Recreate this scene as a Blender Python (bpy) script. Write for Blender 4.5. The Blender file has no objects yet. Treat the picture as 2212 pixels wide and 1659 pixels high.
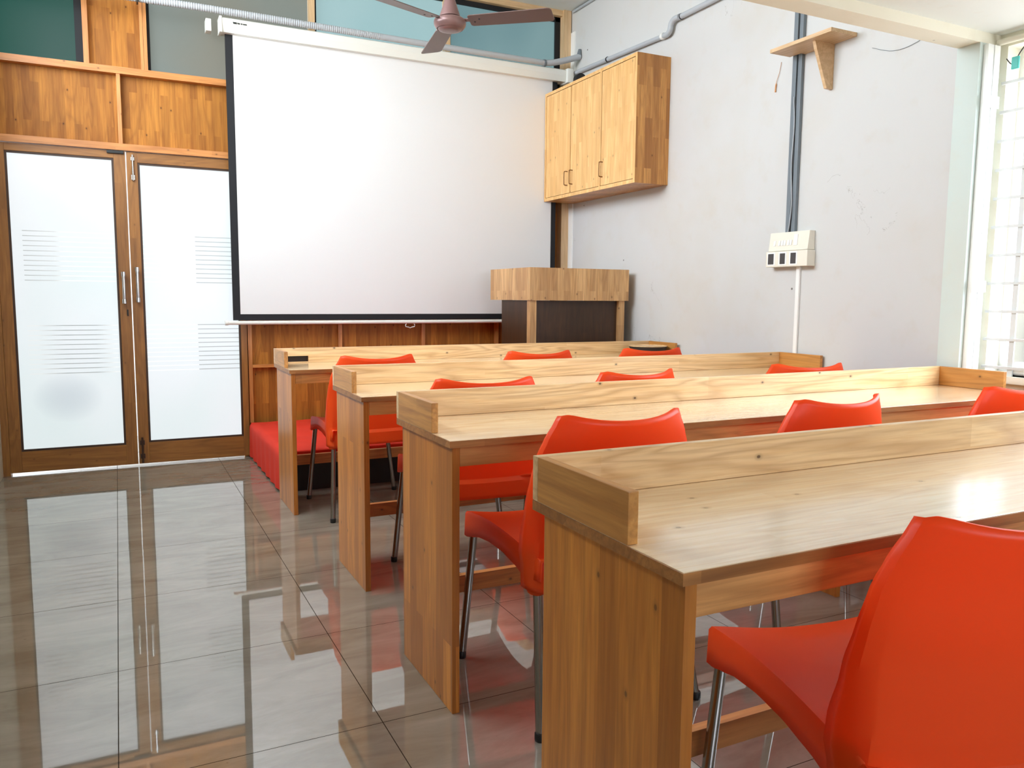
import bpy, bmesh, math, random
from mathutils import Vector, Matrix
random.seed(7)
sc = bpy.context.scene
col = sc.collection
PI = math.pi

# ------------------------------------------------------------------ camera
cd = bpy.data.cameras.new('camera')
cam = bpy.data.objects.new('camera', cd)
col.objects.link(cam)
sc.camera = cam
cd.sensor_fit = 'HORIZONTAL'
cd.sensor_width = 36.0
cd.lens = 36.0 * 1715.7 / 2212.0
cd.clip_start = 0.02
_y, _p, _r = math.radians(26.367), math.radians(-6.219), math.radians(0.454)
F = Vector((math.sin(_y) * math.cos(_p), math.cos(_y) * math.cos(_p), math.sin(_p)))
R0 = Vector((math.cos(_y), -math.sin(_y), 0))
U0 = R0.cross(F)
RR = R0 * math.cos(_r) + U0 * math.sin(_r)
UU = -R0 * math.sin(_r) + U0 * math.cos(_r)
M = Matrix((RR, UU, -F)).transposed().to_4x4()
M.translation = Vector((0, 0, 1.122))
cam.matrix_world = M

# ------------------------------------------------------------------ world, daylight, exposure
wd = bpy.data.worlds.new('World')
sc.world = wd
wd.use_nodes = True
bg = wd.node_tree.nodes['Background']
bg.inputs[1].default_value = 5.6
_t = wd.node_tree
_tc = _t.nodes.new('ShaderNodeTexCoord')
_sx = _t.nodes.new('ShaderNodeSeparateXYZ')
_cr = _t.nodes.new('ShaderNodeValToRGB')                   # bright overcast sky over a darker ground
_mp = _t.nodes.new('ShaderNodeMath')
_mp.operation = 'MULTIPLY_ADD'
_mp.inputs[1].default_value, _mp.inputs[2].default_value = .5, .5
_t.links.new(_tc.outputs['Generated'], _sx.inputs[0])
_t.links.new(_sx.outputs[2], _mp.inputs[0])
_t.links.new(_mp.outputs[0], _cr.inputs[0])
_cr.color_ramp.elements[0].position = .43
_cr.color_ramp.elements[0].color = (.36, .36, .35, 1)
_cr.color_ramp.elements[1].position = .50
_cr.color_ramp.elements[1].color = (.88, .98, 1.12, 1)
_t.links.new(_cr.outputs[0], bg.inputs[0])
sc.view_settings.view_transform = 'Standard'
sc.view_settings.look = 'None'
sc.view_settings.gamma = 1.0
sc.view_settings.exposure = 1.06
try:
    sc.cycles.max_bounces = 10
    sc.cycles.diffuse_bounces = 6
    sc.cycles.sample_clamp_indirect = 6.0
    sc.cycles.caustics_reflective = False
    sc.cycles.caustics_refractive = False
except Exception:
    pass

def portal(name, loc, rot, sx, sy):                       # daylight enters through an opening
    l = bpy.data.lights.new(name, 'AREA')
    l.shape = 'RECTANGLE'
    l.size, l.size_y = sx, sy
    l.cycles.is_portal = True
    o = bpy.data.objects.new(name, l)
    col.objects.link(o)
    o.location = loc
    o.rotation_euler = rot

XL, XW, X1 = -0.67, 3.312, 3.44      # left wall, right wall, wall that holds the side window
YF, YR = 5.715, -2.6                 # front wall, rear wall
ZC, ZN, ZB = 3.368, 2.252, 2.208     # far ceiling, near ceiling, underside of the beam
YB0, YB1 = 2.25, 2.353               # beam depth
WIN = (0.45, 2.215, 0.80, 2.20)      # side window: y0 y1 z0 z1
FILL_L = (2.45, 5.0, 2.30, 3.33)        # unseen left-wall opening, added for the fill light
REA = (0.3, 2.5, 1.15, 1.9)         # unseen rear opening, added to brighten the room: x0 x1 z0 z1
portal('daylight_side_window', (X1 + .16, (WIN[0] + WIN[1]) / 2, (WIN[2] + WIN[3]) / 2), (0, PI / 2, 0), WIN[3] - WIN[2], WIN[1] - WIN[0])
portal('rear_fill_portal', ((REA[0] + REA[1]) / 2, YR - .16, (REA[2] + REA[3]) / 2), (PI / 2, 0, 0), REA[1] - REA[0], REA[3] - REA[2])
def fill_area(name, loc, rot, sx, sy, watt, c=(.92, .97, 1.0)):   # added fill light outside an unseen opening
    l = bpy.data.lights.new(name, 'AREA')
    l.shape = 'RECTANGLE'
    l.size, l.size_y, l.energy, l.color = sx, sy, watt, c
    o = bpy.data.objects.new(name, l)
    col.objects.link(o)
    o.location = loc
    o.rotation_euler = rot
fill_area('left_fill_light', (XL - .17, (FILL_L[0] + FILL_L[1]) / 2, (FILL_L[2] + FILL_L[3]) / 2), (0, -PI / 2, 0), FILL_L[3] - FILL_L[2], FILL_L[1] - FILL_L[0], 33)

# ------------------------------------------------------------------ helpers: mesh
class MB:
    def __init__(s):
        s.bm = bmesh.new()
    def box(s, x0, x1, y0, y1, z0, z1, bev=0.0):
        t = bmesh.new()
        v = [t.verts.new((x, y, z)) for x in (x0, x1) for y in (y0, y1) for z in (z0, z1)]
        for f in ((0, 1, 3, 2), (4, 6, 7, 5), (0, 4, 5, 1), (2, 3, 7, 6), (0, 2, 6, 4), (1, 5, 7, 3)):
            t.faces.new([v[i] for i in f])
        if bev:
            bmesh.ops.bevel(t, geom=t.edges[:], offset=bev, segments=2, affect='EDGES', profile=.6)
        s._add(t)
        return s
    def _add(s, t):
        bmesh.ops.recalc_face_normals(t, faces=t.faces[:])
        me = bpy.data.meshes.new('tmp')
        t.to_mesh(me)
        t.free()
        s.bm.from_mesh(me)
        bpy.data.meshes.remove(me)
    def loops(s, rings, cap=True, closed=True):
        t = bmesh.new()
        rv = [[t.verts.new(p) for p in r] for r in rings]
        n = len(rings[0])
        for a, b in zip(rv, rv[1:]):
            for i in range(n if closed else n - 1):
                t.faces.new((a[i], a[(i + 1) % n], b[(i + 1) % n], b[i]))
        if cap and closed:
            t.faces.new(rv[0])
            t.faces.new(rv[-1])
        s._add(t)
        return s
    def tube(s, pts, r, n=14, cap=True):
        pts = [Vector(p) for p in pts]
        rad = r if isinstance(r, (list, tuple)) else [r] * len(pts)
        rings = []
        up = None
        for i, p in enumerate(pts):
            d = (pts[min(i + 1, len(pts) - 1)] - pts[max(i - 1, 0)]).normalized()
            if up is None:
                up = Vector((0, 0, 1)) if abs(d.z) < .9 else Vector((0, 1, 0))
            a = d.cross(up)
            if a.length < 1e-4:
                a = d.cross(Vector((1, 0, 0)))
            a.normalize()
            b = a.cross(d).normalized()
            up = b
            rings.append([p + (a * math.cos(k * 2 * PI / n) + b * math.sin(k * 2 * PI / n)) * rad[i] for k in range(n)])
        return s.loops(rings, cap)
    def lathe(s, prof, c=(0, 0, 0), n=36):
        rings = []
        for r, z in prof:
            r = max(r, 1e-4)
            rings.append([(c[0] + r * math.cos(k * 2 * PI / n), c[1] + r * math.sin(k * 2 * PI / n), c[2] + z) for k in range(n)])
        return s.loops(rings)
    def prism(s, poly, ax, a0, a1, bev=0.0):                # polygon of 2 coordinates extruded along axis ax
        t = bmesh.new()
        def P(q, a):
            l = list(q)
            l.insert(ax, a)
            return l
        A = [t.verts.new(P(q, a0)) for q in poly]
        B = [t.verts.new(P(q, a1)) for q in poly]
        n = len(poly)
        t.faces.new(A)
        t.faces.new(B)
        for i in range(n):
            t.faces.new((A[i], A[(i + 1) % n], B[(i + 1) % n], B[i]))
        if bev:
            bmesh.ops.bevel(t, geom=t.edges[:], offset=bev, segments=2, affect='EDGES', profile=.6)
        s._add(t)
        return s
    def grid(s, rows):
        t = bmesh.new()
        rv = [[t.verts.new(p) for p in r] for r in rows]
        for a, b in zip(rv, rv[1:]):
            for i in range(len(a) - 1):
                t.faces.new((a[i], a[i + 1], b[i + 1], b[i]))
        s._add(t)
        return s
    def build(s, name, mat, parent=None, smooth=None, origin=None):
        me = bpy.data.meshes.new(name)
        if origin is not None:
            bmesh.ops.translate(s.bm, vec=-Vector(origin), verts=s.bm.verts[:])
        s.bm.to_mesh(me)
        s.bm.free()
        o = bpy.data.objects.new(name, me)
        col.objects.link(o)
        me.materials.append(mat)
        if origin is not None:
            o.location = origin
        if parent is not None:
            o.parent = parent
        if smooth is not None:
            for p in me.polygons:
                p.use_smooth = True
            try:
                me.set_sharp_from_angle(angle=math.radians(smooth))
            except Exception:
                pass
        return o

def box(*a, bev=0.0):
    return MB().box(*a, bev=bev)

def tag(o, label=None, cat=None, group=None, kind=None):
    if label: o['label'] = label
    if cat: o['category'] = cat
    if group: o['group'] = group
    if kind: o['kind'] = kind
    return o

def thing(name, label, cat, loc, rz=0, group=None):
    o = bpy.data.objects.new(name, None)
    o.empty_display_size = .1
    col.objects.link(o)
    o.location = loc
    o.rotation_euler = (0, 0, rz)
    return tag(o, label, cat, group)

def holder(name, loc, label=None, cat=None):                # an empty that carries setting parts
    o = bpy.data.objects.new(name, None)
    o.empty_display_size = .1
    col.objects.link(o)
    o.location = loc
    return tag(o, label, cat, kind='structure')

def solidify(o, t, off=0.0):
    m = o.modifiers.new('thickness', 'SOLIDIFY')
    m.thickness = t
    m.offset = off
    m.use_even_offset = False
    return o

# ------------------------------------------------------------------ helpers: materials
def lin(c):
    return tuple((x / 255 / 12.92 if x / 255 <= .04045 else ((x / 255 + .055) / 1.055) ** 2.4) for x in c) + (1,)

class NT:
    def __init__(s, name):
        s.m = bpy.data.materials.new(name)
        s.m.use_nodes = True
        s.t = s.m.node_tree
        s.b = s.t.nodes['Principled BSDF']
    def n(s, typ, **kw):
        nd = s.t.nodes.new(typ)
        for k, v in kw.items():
            setattr(nd, k, v)
        return nd
    def l(s, a, b):
        s.t.links.new(a, b)
    def math(s, op, a, b=None, c=None):
        nd = s.n('ShaderNodeMath', operation=op)
        for i, v in enumerate((a, b, c)):
            if v is None: continue
            if isinstance(v, (int, float)): nd.inputs[i].default_value = v
            else: s.l(v, nd.inputs[i])
        return nd.outputs[0]
    def mix(s, f, a, b, mode='MIX'):
        nd = s.n('ShaderNodeMix', data_type='RGBA', blend_type=mode)
        for i, v in ((0, f), (6, a), (7, b)):
            if isinstance(v, (int, float)): nd.inputs[i].default_value = v
            elif isinstance(v, tuple): nd.inputs[i].default_value = v
            else: s.l(v, nd.inputs[i])
        return nd.outputs[2]
    def noise(s, vec, scale, detail=3, rough=.5, dist=0):
        nd = s.n('ShaderNodeTexNoise')
        nd.inputs['Scale'].default_value = scale
        nd.inputs['Detail'].default_value = detail
        nd.inputs['Roughness'].default_value = rough
        nd.inputs['Distortion'].default_value = dist
        s.l(vec, nd.inputs['Vector'])
        return nd.outputs[0]
    def ramp(s, f, stops):
        nd = s.n('ShaderNodeValToRGB')
        e = nd.color_ramp.elements
        while len(e) < len(stops): e.new(.5)
        for i, (p, c) in enumerate(stops):
            e[i].position = p
            e[i].color = c if isinstance(c, tuple) else (c, c, c, 1)
        s.l(f, nd.inputs[0])
        return nd.outputs[0]
    def coord(s):
        return s.n('ShaderNodeTexCoord').outputs['Object']
    def sep(s, v):
        nd = s.n('ShaderNodeSeparateXYZ')
        s.l(v, nd.inputs[0])
        return nd.outputs
    def comb(s, x, y, z):
        nd = s.n('ShaderNodeCombineXYZ')
        for i, v in enumerate((x, y, z)):
            if isinstance(v, (int, float)): nd.inputs[i].default_value = v
            else: s.l(v, nd.inputs[i])
        return nd.outputs[0]
    def set(s, **kw):
        for k, v in kw.items():
            inp = s.b.inputs[k.replace('_', ' ')]
            if isinstance(v, (int, float, tuple)): inp.default_value = v
            else: s.l(v, inp)
        return s
    def bump(s, h, strength, dist=.002):
        nd = s.n('ShaderNodeBump')
        nd.inputs['Strength'].default_value = strength
        nd.inputs['Distance'].default_value = dist
        s.l(h, nd.inputs['Height'])
        s.l(nd.outputs[0], s.b.inputs['Normal'])

def plain(name, rgb, rough=.5, metal=0.0, spec=.5, coat=0.0):
    m = NT(name)
    m.set(Base_Color=lin(rgb), Roughness=rough, Metallic=metal, Coat_Weight=coat)
    m.b.inputs['Specular IOR Level'].default_value = spec
    return m.m

def wood(name, light, mid, dark, axis, sw=.045, sl=.33, rough=.38, var=.55, knots=1.0, spec=.5, figure=.35):
    """finger-jointed staves running along one axis, with grain, knots and small nail marks"""
    m = NT(name)
    c = m.coord()
    rnd = m.n('ShaderNodeObjectInfo').outputs['Random']
    off = m.math('MULTIPLY', rnd, 23.7)
    x, y, z = m.sep(c)
    g, a, b = {'x': (x, y, z), 'y': (y, x, z), 'z': (z, x, y)}[axis]
    ab = m.math('ADD', a, b)
    gg = m.math('ADD', g, off)
    st = m.comb(gg, m.math('ADD', ab, off), 0.0)
    br = m.n('ShaderNodeTexBrick')
    br.offset, br.offset_frequency, br.squash = .37, 2, 1.0
    for k, v in (('Scale', 1.0), ('Mortar Size', 0.0), ('Brick Width', sl), ('Row Height', sw), ('Bias', 0.0)):
        br.inputs[k].default_value = v
    br.inputs['Color1'].default_value = (0, 0, 0, 1)
    br.inputs['Color2'].default_value = (1, 1, 1, 1)
    m.l(st, br.inputs['Vector'])
    stave = m.sep(br.outputs['Color'])[0]
    shift = m.math('MULTIPLY', stave, 9.0)
    gv = m.comb(m.math('MULTIPLY', m.math('ADD', gg, shift), 1.3), m.math('ADD', m.math('MULTIPLY', a, 16.0), shift), m.math('MULTIPLY', b, 16.0))
    grain = m.noise(gv, 2.6, 5, .62, .6)
    fv = m.comb(m.math('MULTIPLY', gg, .9), m.math('MULTIPLY', a, 9.0), m.math('MULTIPLY', b, 9.0))
    wv = m.noise(fv, 1.0, 2, .45, .8)
    fig = m.math('FRACT', m.math('MULTIPLY', wv, 9.0))                      # contour lines of the noise: cathedral figure
    fig = m.ramp(fig, [(0, 0.0), (.2, .1), (.5, .8), (.8, .1), (1, 0.0)])
    fine = m.noise(m.comb(m.math('MULTIPLY', gg, 5.0), m.math('MULTIPLY', a, 130.0), m.math('MULTIPLY', b, 130.0)), 1.0, 2, .6)
    base = m.ramp(grain, [(.28, lin(mid)), (.62, lin(light))])
    base = m.mix(m.math('MULTIPLY', stave, var), base, m.mix(.55, lin(mid), lin(dark)))
    base = m.mix(m.math('MULTIPLY', m.ramp(fine, [(.45, 0.0), (.75, 1.0)]), .28), base, lin(dark))
    base = m.mix(m.math('MULTIPLY', fig, figure), base, lin(dark))
    vo = m.n('ShaderNodeTexVoronoi', voronoi_dimensions='2D')
    vo.inputs['Scale'].default_value = 8.0
    m.l(m.comb(m.math('MULTIPLY', gg, .7), m.math('ADD', ab, off), 0.0), vo.inputs['Vector'])
    kn = m.ramp(vo.outputs['Distance'], [(.020, 1.0), (.034, .3), (.08, 0.0)])
    sel = m.math('GREATER_THAN', m.sep(vo.outputs['Color'])[0], .6)
    base = m.mix(m.math('MULTIPLY', m.math('MULTIPLY', kn, sel), .85 * knots), base, lin((62, 34, 16)))
    m.set(Base_Color=base, Roughness=rough)
    m.b.inputs['Specular IOR Level'].default_value = spec
    m.bump(m.math('ADD', grain, fine), .05)
    return m.m

def wall_paint(name, rgb, stain=(214, 200, 176), marks=.8):
    m = NT(name)
    c = m.coord()
    n1 = m.noise(c, .9, 4, .6)
    n2 = m.noise(c, 7.0, 4, .6)
    base = m.mix(m.math('MULTIPLY', m.ramp(n1, [(.5, 0.0), (.78, 1.0)]), .45), lin(rgb), lin(stain))
    base = m.mix(m.math('MULTIPLY', m.ramp(n2, [(.56, 0.0), (.8, 1.0)]), .25), base, lin(stain))
    vo = m.n('ShaderNodeTexVoronoi')
    vo.inputs['Scale'].default_value = 5.5
    m.l(c, vo.inputs['Vector'])
    dots = m.math('MULTIPLY', m.math('LESS_THAN', vo.outputs['Distance'], .035), m.math('GREATER_THAN', m.sep(vo.outputs['Color'])[1], .6))
    base = m.mix(m.math('MULTIPLY', dots, marks), base, lin((70, 62, 55)))
    cr = m.noise(m.comb(m.sep(c)[0], m.sep(c)[1], m.math('MULTIPLY', m.sep(c)[2], .45)), 2.3, 5, .65, 1.5)
    crk = m.ramp(m.math('ABSOLUTE', m.math('SUBTRACT', cr, .5)), [(0, 1.0), (.0035, 0.0)])
    crk = m.math('MULTIPLY', crk, m.math('GREATER_THAN', m.noise(c, 1.7, 1), .6))
    base = m.mix(m.math('MULTIPLY', crk, marks * .55), base, lin((120, 112, 104)))
    m.set(Base_Color=base, Roughness=.75)
    m.bump(n2, .08)
    return m.m

M_white = wall_paint('white_wall_paint', (204, 205, 204), (196, 184, 162))
M_beam = wall_paint('cream_beam_paint', (238, 234, 218), marks=.4)
M_ceil = wall_paint('ceiling_paint', (226, 230, 228), marks=.1)
M_left = wall_paint('left_wall_paint', (178, 170, 150), marks=.4)
M_bar = plain('grey_window_bar', (206, 208, 206), .5)
M_upvc = plain('white_plastic_trim', (238, 240, 238), .4)
M_fascia = wood('fascia_wood', (198, 134, 56), (164, 102, 38), (104, 60, 22), 'z', .045, .36, .55, .75, 1.0, .25)
M_lowpanel = wood('dado_wood', (186, 120, 66), (158, 96, 48), (104, 60, 30), 'z', .06, .4, .45, .6, .8)
M_rail_x = wood('rail_wood_horizontal', (216, 148, 82), (190, 122, 62), (132, 78, 38), 'x', .06, .9, .4, .3, .8)
M_rail_z = wood('rail_wood_vertical', (216, 150, 86), (190, 124, 66), (132, 78, 38), 'z', .06, .9, .4, .3, .6)
M_pale_post = wood('pale_post_wood', (226, 196, 156), (208, 174, 130), (170, 132, 90), 'z', .08, 1.2, .45, .2, .3)
M_pale_rail = wood('pale_rail_wood', (226, 196, 156), (208, 174, 130), (170, 132, 90), 'x', .08, 1.2, .45, .2, .3)
M_door_z = wood('door_stile_wood', (168, 114, 54), (140, 90, 40), (86, 54, 22), 'z', .09, 1.4, .42, .3, .5)
M_door_x = wood('door_rail_wood', (168, 114, 54), (140, 90, 40), (86, 54, 22), 'x', .09, 1.4, .42, .3, .5)
M_bead = plain('dark_glazing_bead', (58, 36, 22), .5)
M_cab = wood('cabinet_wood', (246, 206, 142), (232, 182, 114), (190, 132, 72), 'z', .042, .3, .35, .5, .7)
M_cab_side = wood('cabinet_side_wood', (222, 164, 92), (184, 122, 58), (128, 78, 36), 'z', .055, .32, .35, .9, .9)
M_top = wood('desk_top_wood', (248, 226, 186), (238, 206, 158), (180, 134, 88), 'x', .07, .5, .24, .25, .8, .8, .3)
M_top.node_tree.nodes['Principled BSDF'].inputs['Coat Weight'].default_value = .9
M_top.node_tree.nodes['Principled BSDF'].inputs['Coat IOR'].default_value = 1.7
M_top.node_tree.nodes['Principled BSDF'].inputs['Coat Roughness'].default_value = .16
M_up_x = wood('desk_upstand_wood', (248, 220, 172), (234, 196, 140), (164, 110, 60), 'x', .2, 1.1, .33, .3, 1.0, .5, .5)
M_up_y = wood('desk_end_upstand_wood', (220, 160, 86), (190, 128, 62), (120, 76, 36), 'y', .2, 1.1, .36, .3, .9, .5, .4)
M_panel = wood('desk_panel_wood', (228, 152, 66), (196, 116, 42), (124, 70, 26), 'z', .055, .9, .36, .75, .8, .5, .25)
M_rail_d = wood('desk_rail_wood', (222, 160, 96), (196, 134, 74), (130, 84, 44), 'x', .1, .9, .4, .3, .8)
M_edge_shaded = wood('desk_edge_shaded_wood', (190, 130, 70), (160, 102, 50), (96, 58, 28), 'x', .1, .5, .4, .5, .8)  # shade on the desk edges put into the wood colour
M_dark = plain('dark_slot', (40, 28, 20), .7)
M_lect = wood('lectern_wood', (228, 188, 134), (200, 154, 100), (122, 80, 44), 'z', .05, .5, .4, .7, .9)
M_lect_shaded = wood('lectern_shaded_wood', (74, 46, 24), (56, 34, 16), (30, 18, 8), 'z', .06, .8, .4, .5, .3)  # recess shade put into the colour of the lectern panels
M_shelf = wood('shelf_wood', (222, 190, 150), (206, 172, 130), (166, 128, 88), 'y', .08, .6, .45, .3, .4)
M_black = plain('black_plastic', (18, 18, 20), .45)
M_chrome = plain('steel', (196, 196, 198), .2, 1.0)
M_bronze = plain('bronze_handle', (120, 84, 50), .35, .8)
M_legsteel = plain('dark_chrome_leg', (150, 146, 142), .22, 1.0)
M_case = plain('screen_case', (230, 232, 226), .35)
M_fabric = plain('white_screen_fabric', (229, 231, 232), .8, spec=.2)
M_border = plain('black_screen_border', (16, 18, 24), .7)
M_grey = plain('grey_conduit', (176, 182, 188), .45)
M_trunk = plain('grey_trunking', (112, 122, 130), .45)
M_cream = plain('cream_switch_plastic', (232, 228, 214), .35)
M_sock = plain('dark_socket', (62, 58, 58), .4)
M_fan = plain('brown_fan_paint', (132, 102, 100), .32, .2)
M_blade = plain('brown_fan_blade', (112, 92, 88), .4, .1)
M_teal = plain('teal_plastic', (70, 190, 180), .4)
M_red = None

def plastic():
    m = NT('orange_plastic')
    c = m.coord()
    n = m.noise(c, 260.0, 2, .5)
    m.set(Base_Color=(1.0, 0.135, 0.022, 1), Roughness=.36)
    m.b.inputs['Specular IOR Level'].default_value = .4
    m.bump(n, .04, .0006)
    tr = m.n('ShaderNodeBsdfTranslucent')                                # thin moulded shell lets light through
    tr.inputs[0].default_value = (1.0, 0.12, 0.022, 1)
    mx = m.n('ShaderNodeMixShader')
    mx.inputs[0].default_value = .45
    m.l(m.b.outputs[0], mx.inputs[1])
    m.l(tr.outputs[0], mx.inputs[2])
    m.l(mx.outputs[0], m.t.nodes['Material Output'].inputs[0])
    return m.m
M_orange = plastic()

def carpet():
    m = NT('red_platform_cloth')
    c = m.coord()
    n = m.noise(c, 90.0, 3, .6)
    n2 = m.noise(c, 4.0, 3, .6)
    base = m.mix(n2, lin((232, 54, 24)), lin((206, 40, 18)))
    m.set(Base_Color=base, Roughness=.85)
    m.bump(n, .25, .003)
    return m.m
M_red = carpet()

def tiles():
    m = NT('polished_floor_tile')
    c = m.coord()
    x, y, z = m.sep(c)
    TX, TY, X0, Y0 = .628, .618, -.042, 2.554
    fx = m.math('DIVIDE', m.math('SUBTRACT', x, X0), TX)
    fy = m.math('DIVIDE', m.math('SUBTRACT', y, Y0), TY)
    def dist(f, T):
        q = m.math('ABSOLUTE', m.math('SUBTRACT', f, m.math('ROUND', f)))
        return m.math('MULTIPLY', q, T)
    d = m.math('MINIMUM', dist(fx, TX), dist(fy, TY))
    g = m.math('LESS_THAN', d, .0012)
    wn = m.n('ShaderNodeTexWhiteNoise', noise_dimensions='2D')
    m.l(m.comb(m.math('FLOOR', fx), m.math('FLOOR', fy), 0.0), wn.inputs['Vector'])
    tv = wn.outputs['Value']
    vein = m.noise(m.comb(m.math('MULTIPLY', x, 1.0), m.math('MULTIPLY', y, 3.2), 0.0), 2.2, 6, .62, .7)
    base = m.mix(m.ramp(vein, [(.35, 0.0), (.7, 1.0)]), lin((124, 116, 102)), lin((154, 148, 136)))
    base = m.mix(m.math('MULTIPLY', tv, .25), base, lin((136, 128, 114)))
    sp = m.noise(c, 34.0, 3, .6)
    base = m.mix(m.math('MULTIPLY', m.math('GREATER_THAN', sp, .74), .5), base, lin((110, 98, 84)))
    base = m.mix(g, base, lin((48, 42, 34)))
    rgh = m.math('ADD', m.math('MULTIPLY', g, .5), m.math('ADD', .012, m.math('MULTIPLY', vein, .02)))
    m.set(Base_Color=base, Roughness=rgh, IOR=2.4)
    m.l(m.math('MULTIPLY', m.math('SUBTRACT', 1.0, g), .5), m.b.inputs['Specular IOR Level'])
    # each slab lies at a hair's tilt of its own
    tn = m.n('ShaderNodeTexWhiteNoise', noise_dimensions='2D')
    m.l(m.comb(m.math('FLOOR', fy), m.math('FLOOR', fx), 0.0), tn.inputs['Vector'])
    h = m.math('ADD', m.math('MULTIPLY', m.math('SUBTRACT', tn.outputs['Value'], .5), m.math('MULTIPLY', fx, .004)), m.math('MULTIPLY', vein, .00012))
    h = m.math('SUBTRACT', h, m.math('MULTIPLY', g, .001))
    bp = m.n('ShaderNodeBump')
    bp.inputs['Strength'].default_value = .25
    bp.inputs['Distance'].default_value = 1.0
    m.l(h, bp.inputs['Height'])
    m.l(bp.outputs[0], m.b.inputs['Normal'])
    return m.m
M_floor = tiles()

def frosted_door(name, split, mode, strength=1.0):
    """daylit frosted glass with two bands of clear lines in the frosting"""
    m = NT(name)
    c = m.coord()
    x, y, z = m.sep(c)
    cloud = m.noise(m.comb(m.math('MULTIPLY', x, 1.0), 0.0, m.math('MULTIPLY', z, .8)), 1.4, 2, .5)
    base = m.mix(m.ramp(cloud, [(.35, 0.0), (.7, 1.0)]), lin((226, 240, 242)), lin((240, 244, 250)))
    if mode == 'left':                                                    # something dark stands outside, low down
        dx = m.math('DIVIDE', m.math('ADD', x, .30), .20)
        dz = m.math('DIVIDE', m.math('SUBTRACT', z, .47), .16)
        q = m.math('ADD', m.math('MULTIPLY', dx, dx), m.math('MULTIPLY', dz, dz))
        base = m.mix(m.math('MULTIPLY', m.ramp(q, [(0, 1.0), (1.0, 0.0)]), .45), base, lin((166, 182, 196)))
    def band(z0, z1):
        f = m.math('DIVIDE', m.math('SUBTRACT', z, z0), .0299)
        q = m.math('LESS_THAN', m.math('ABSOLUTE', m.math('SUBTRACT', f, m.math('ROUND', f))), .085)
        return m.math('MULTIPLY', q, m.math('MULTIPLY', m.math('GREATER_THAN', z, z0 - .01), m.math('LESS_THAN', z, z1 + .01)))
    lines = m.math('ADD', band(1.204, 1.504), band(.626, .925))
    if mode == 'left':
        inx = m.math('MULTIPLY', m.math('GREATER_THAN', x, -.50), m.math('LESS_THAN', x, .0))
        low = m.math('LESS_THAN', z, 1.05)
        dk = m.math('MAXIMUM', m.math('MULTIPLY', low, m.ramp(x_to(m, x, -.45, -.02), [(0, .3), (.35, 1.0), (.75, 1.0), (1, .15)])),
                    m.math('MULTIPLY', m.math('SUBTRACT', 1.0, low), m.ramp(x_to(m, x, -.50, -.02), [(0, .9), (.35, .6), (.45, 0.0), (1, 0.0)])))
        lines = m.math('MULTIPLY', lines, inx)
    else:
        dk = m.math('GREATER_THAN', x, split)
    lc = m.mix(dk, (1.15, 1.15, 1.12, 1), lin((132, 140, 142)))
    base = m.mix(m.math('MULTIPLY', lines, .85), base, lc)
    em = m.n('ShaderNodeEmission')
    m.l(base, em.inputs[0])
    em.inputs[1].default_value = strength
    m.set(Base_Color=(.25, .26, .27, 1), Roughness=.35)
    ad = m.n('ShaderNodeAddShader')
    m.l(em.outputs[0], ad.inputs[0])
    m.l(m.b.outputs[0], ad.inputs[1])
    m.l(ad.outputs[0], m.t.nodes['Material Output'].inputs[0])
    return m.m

def x_to(m, x, a, b):
    return m.math('DIVIDE', m.math('SUBTRACT', x, a), b - a)

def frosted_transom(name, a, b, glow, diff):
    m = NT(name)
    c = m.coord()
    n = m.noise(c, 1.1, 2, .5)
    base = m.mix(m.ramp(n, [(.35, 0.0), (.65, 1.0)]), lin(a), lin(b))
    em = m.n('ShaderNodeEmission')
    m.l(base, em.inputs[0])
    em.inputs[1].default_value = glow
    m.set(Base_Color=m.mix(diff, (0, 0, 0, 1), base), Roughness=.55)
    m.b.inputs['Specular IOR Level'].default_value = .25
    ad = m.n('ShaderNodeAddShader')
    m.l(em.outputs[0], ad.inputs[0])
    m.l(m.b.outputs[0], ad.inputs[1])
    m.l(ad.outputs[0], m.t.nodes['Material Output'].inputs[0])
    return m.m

# ------------------------------------------------------------------ the room
def struct(mb, name, mat, label=None):
    o = mb.build(name, mat)
    return tag(o, label, kind='structure')

struct(box(XL - .15, X1 + .2, YR - .2, YF + 1.2, -.15, 0), 'floor', M_floor)
struct(box(XL - .15, XW + .2, YB1, YF + .1, ZC, ZC + .12), 'ceiling', M_ceil)
struct(box(XL - .15, X1 + .2, YR - .2, YB0, ZN, ZN + .12), 'ceiling_near', M_ceil)
mb = MB()
mb.box(XL - .15, XW + .2, YB0, YB1, ZB, ZC + .12)
struct(mb, 'trim_1', M_beam)                                              # the cream beam across the room
mb = box(XL - .15, XL, YR - .2, FILL_L[0], 0, ZC)
mb.box(XL - .15, XL, FILL_L[1], YF + .1, 0, ZC)
mb.box(XL - .15, XL, FILL_L[0], FILL_L[1], 0, FILL_L[2])
mb.box(XL - .15, XL, FILL_L[0], FILL_L[1], FILL_L[3], ZC)
struct(mb, 'wall_left', M_left)
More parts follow.
